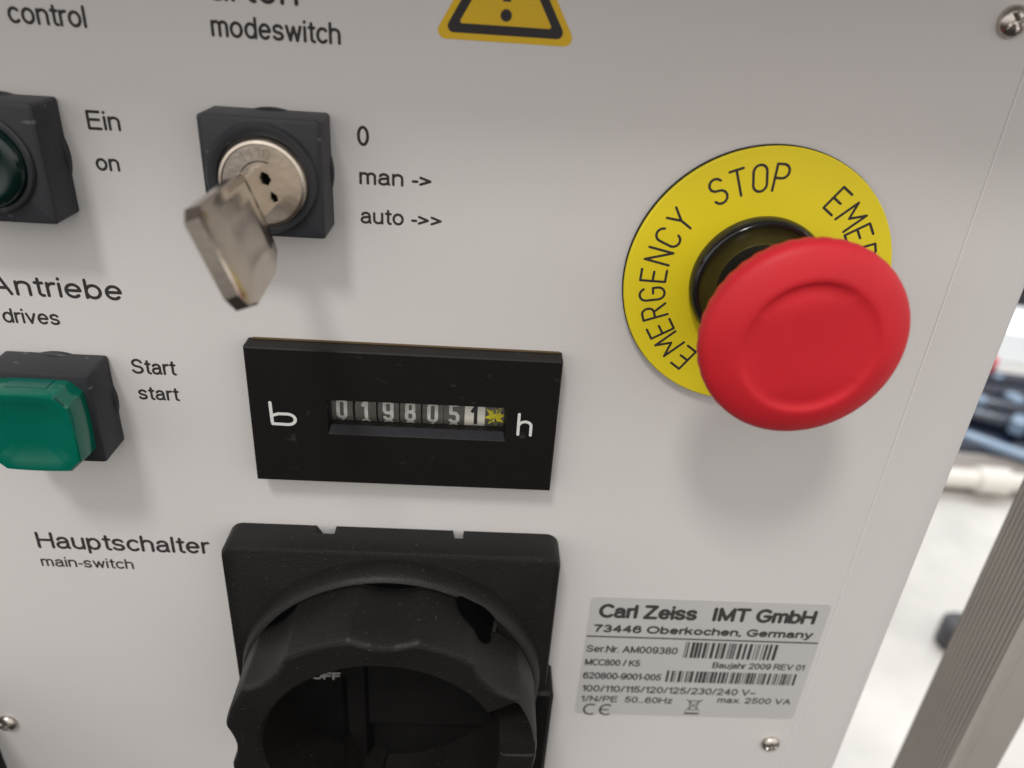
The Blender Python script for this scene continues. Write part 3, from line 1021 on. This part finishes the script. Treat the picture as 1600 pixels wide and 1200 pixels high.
# ================================================================ grip at the lower left: guessed, made tall to shade the corner
gp = thing('grip', 'black rounded guessed grip shading the lower left corner of the white panel', 'grip', -101.2, -107)
bm = bmesh.new()
loft(bm, [(rrect(0, 0, 16.5, 51, 16, 10), 0.02), (rrect(0, 0, 16.5, 51, 16, 10), 66), (rrect(0, 0, 12, 46, 11.9, 10), 76)])
obj('guessed_grip_body', bm, M_BLACK, gp, 40)

# ================================================================ aluminium profile
ap = thing('aluminium_profile', 'grey upright aluminium profile with fine ribs at the right edge', 'profile', 140.4, -60, -20)
def extrude_v(bm, pr):
    A = [bm.verts.new((u, -438, w)) for u, w in pr]
    B = [bm.verts.new((u, 140, w)) for u, w in pr]
    for i in range(len(pr)):
        j = (i + 1) % len(pr)
        bm.faces.new((A[i], A[j], B[j], B[i]))
    bm.faces.new(A[::-1])
    bm.faces.new(B)
bm = bmesh.new()
pr = [(2.0, -2.2), (0.5, -2.2), (0.5, -2.6)]
x = 2.6
for k in range(12):
    pr += [(0.0, -x), (0.0, -x - 0.75), (0.45, -x - 0.9), (0.45, -x - 1.2)]
    x += 1.36
pr += [(0.0, -19.0), (2.0, -19.0)]
extrude_v(bm, pr)
obj('ribbed_face', bm, M_ALU, ap, 0)
bm = bmesh.new()
extrude_v(bm, [(0.0, -1.6), (0.1, -0.5), (0.5, 0.0), (1.6, 0.0), (1.8, -0.25), (2.1, -0.25), (2.3, 0.0), (11.2, 0.0), (11.7, -0.5), (11.7, -18.9), (2.05, -18.9), (2.05, -2.15), (0.0, -2.15)])
obj('plain_face', bm, M_ALU2, ap, 0)

# ================================================================ clutter far behind (on the floor)
M_NAVY = mat('navy_rubber', (0.010, 0.014, 0.028), 0.22, spec=0.6)
M_BLUE = mat('pale_blue_highlight', (0.17, 0.235, 0.32), 0.25, spec=0.5)  # pale blue paints in the highlights on the dark hoses
M_REDC = mat('red_cap', (0.45, 0.03, 0.04), 0.4)
M_STEEL = mat('pale_steel', (0.66, 0.63, 0.58), 0.3, metal=0.4)
M_PAPER = mat('white_board', (0.82, 0.84, 0.86), 0.4)
M_MAT = mat('grey_mat', (0.20, 0.17, 0.15), 0.6, vary=0.1, vscale=8)
M_DKGREY = mat('dark_grey_case', (0.03, 0.03, 0.036), 0.4)
FV = FLOOR_V
def free(name, bm, m, label, cat, smooth=40, group=None):
    o = obj(name, bm, m, None, smooth)
    o.matrix_world = PANEL_ROT
    tag(o, label, cat, group)
    return o
# floor is built in world axes; everything below is in panel axes with v = height
def fbox(bm, cu, cw, su, sw, v0, v1, ang=0.0, bev=4.0):
    c, s = math.cos(ang), math.sin(ang)
    def tr(o_):
        return [(cu + a * c - b * s, cw + a * s + b * c) for a, b in o_]
    L = [(tr(rrect(0, 0, su / 2, sw / 2, bev, 3)), v0), (tr(rrect(0, 0, su / 2, sw / 2, bev, 3)), v1 - bev * .5), (tr(rrect(0, 0, su / 2 - bev * .5, sw / 2 - bev * .5, bev, 3)), v1)]
    vs = [[bm.verts.new((a, v, b)) for a, b in o_] for o_, v in L]
    n_ = len(vs[0])
    for P_, Q_ in zip(vs[:-1], vs[1:]):
        for i in range(n_):
            j = (i + 1) % n_
            bm.faces.new((P_[i], P_[j], Q_[j], Q_[i]))
    bm.faces.new(vs[0])
    bm.faces.new(vs[-1][::-1])
bm = bmesh.new()
fbox(bm, 735, -745, 330, 90, FV + 1, FV + 5, 0.1, 3)
free('floor_mat', bm, M_MAT, 'brownish grey mat on the floor below the dark hoses', 'mat')
bm = bmesh.new()
fbox(bm, 1270, -1420, 330, 200, FV + 1, FV + 190, 0.25, 12)
free('equipment_case', bm, M_DKGREY, 'dark grey case far behind at the right edge', 'case')
bm = bmesh.new()
fbox(bm, 1010, -1190, 330, 150, FV + 1, FV + 60, 0.2, 6)
free('carton', bm, M_PAPER, 'white carton behind the dark hoses', 'carton')
bm = bmesh.new()
fbox(bm, 850, -925, 290, 270, FV + 1, FV + 12, 0.12, 8)
free('tray', bm, M_NAVY, 'flat black tray under the dark hoses', 'tray')
bm = bmesh.new()
pts = catmull([(560, FV + 26, -800), (640, FV + 26, -850), (720, FV + 15, -830), (800, FV + 14, -770), (900, FV + 14, -760)])
tube(bm, pts, 9)
free('hose', bm, M_BLUE, 'pale blue curved hose standing in for a highlight on the dark hoses', 'hose')
rnd = random.Random(5)
for k, (off, hh) in enumerate([(0, 12), (-45, 14), (-90, 16), (-130, 20)]):
    bm = bmesh.new()
    base = [(600 + 40 * k, -880 + off * 0.9), (700 + 20 * k, -905 + off), (800, -860 + off), (900 + 10 * k, -830 + off), (1040, -830 + off)]
    tube(bm, catmull([(a, FV + hh + 12, b + rnd.uniform(-12, 12)) for a, b in base]), 15)
    free('dark_hose', bm, M_NAVY, 'dark navy hose in the blurred bundle behind the cabinet', 'hose', group='dark hoses in the bundle')
for k, (u_, w_) in enumerate([(770, -900), (835, -905), (725, -930), (760, -965), (850, -985), (800, -835)]):
    bm = bmesh.new()
    vs = []
    fbox(bm, u_, w_, 30, 20, FV + 24, FV + 46, 0.5 + k, 6)
    free('highlight_piece', bm, M_BLUE, 'pale blue connector painted in for a glint on the dark hoses', 'highlight_piece', group='pale blue highlights on the hoses')
bm = bmesh.new()
tube(bm, [(830, FV + 40, -1010), (830, FV + 46, -1010), (830, FV + 62, -1010), (830, FV + 66, -1010)], 26, 24, [22, 30, 30, 22])
free('cap', bm, M_REDC, 'small red cap behind the dark hoses', 'cap')
bm = bmesh.new()
tube(bm, [(590, FV + 26, -705), (660, FV + 26, -700), (662, FV + 26, -700), (700, FV + 26, -697), (702, FV + 26, -697), (900, FV + 26, -680)], 12, 16, [13, 13, 18, 18, 12, 12])
free('pipe', bm, M_STEEL, 'pale steel pipe with a coupling crossing behind the cabinet edge', 'pipe')
bm = bmesh.new()
tube(bm, [(500, FV + 1, -440), (500, FV + 26, -440), (500, FV + 30, -440)], 18, 24, [18, 18, 14])
free('rubber_foot', bm, M_DKGREY, 'dark round rubber foot on the pale floor beside the ribbed profile', 'foot')
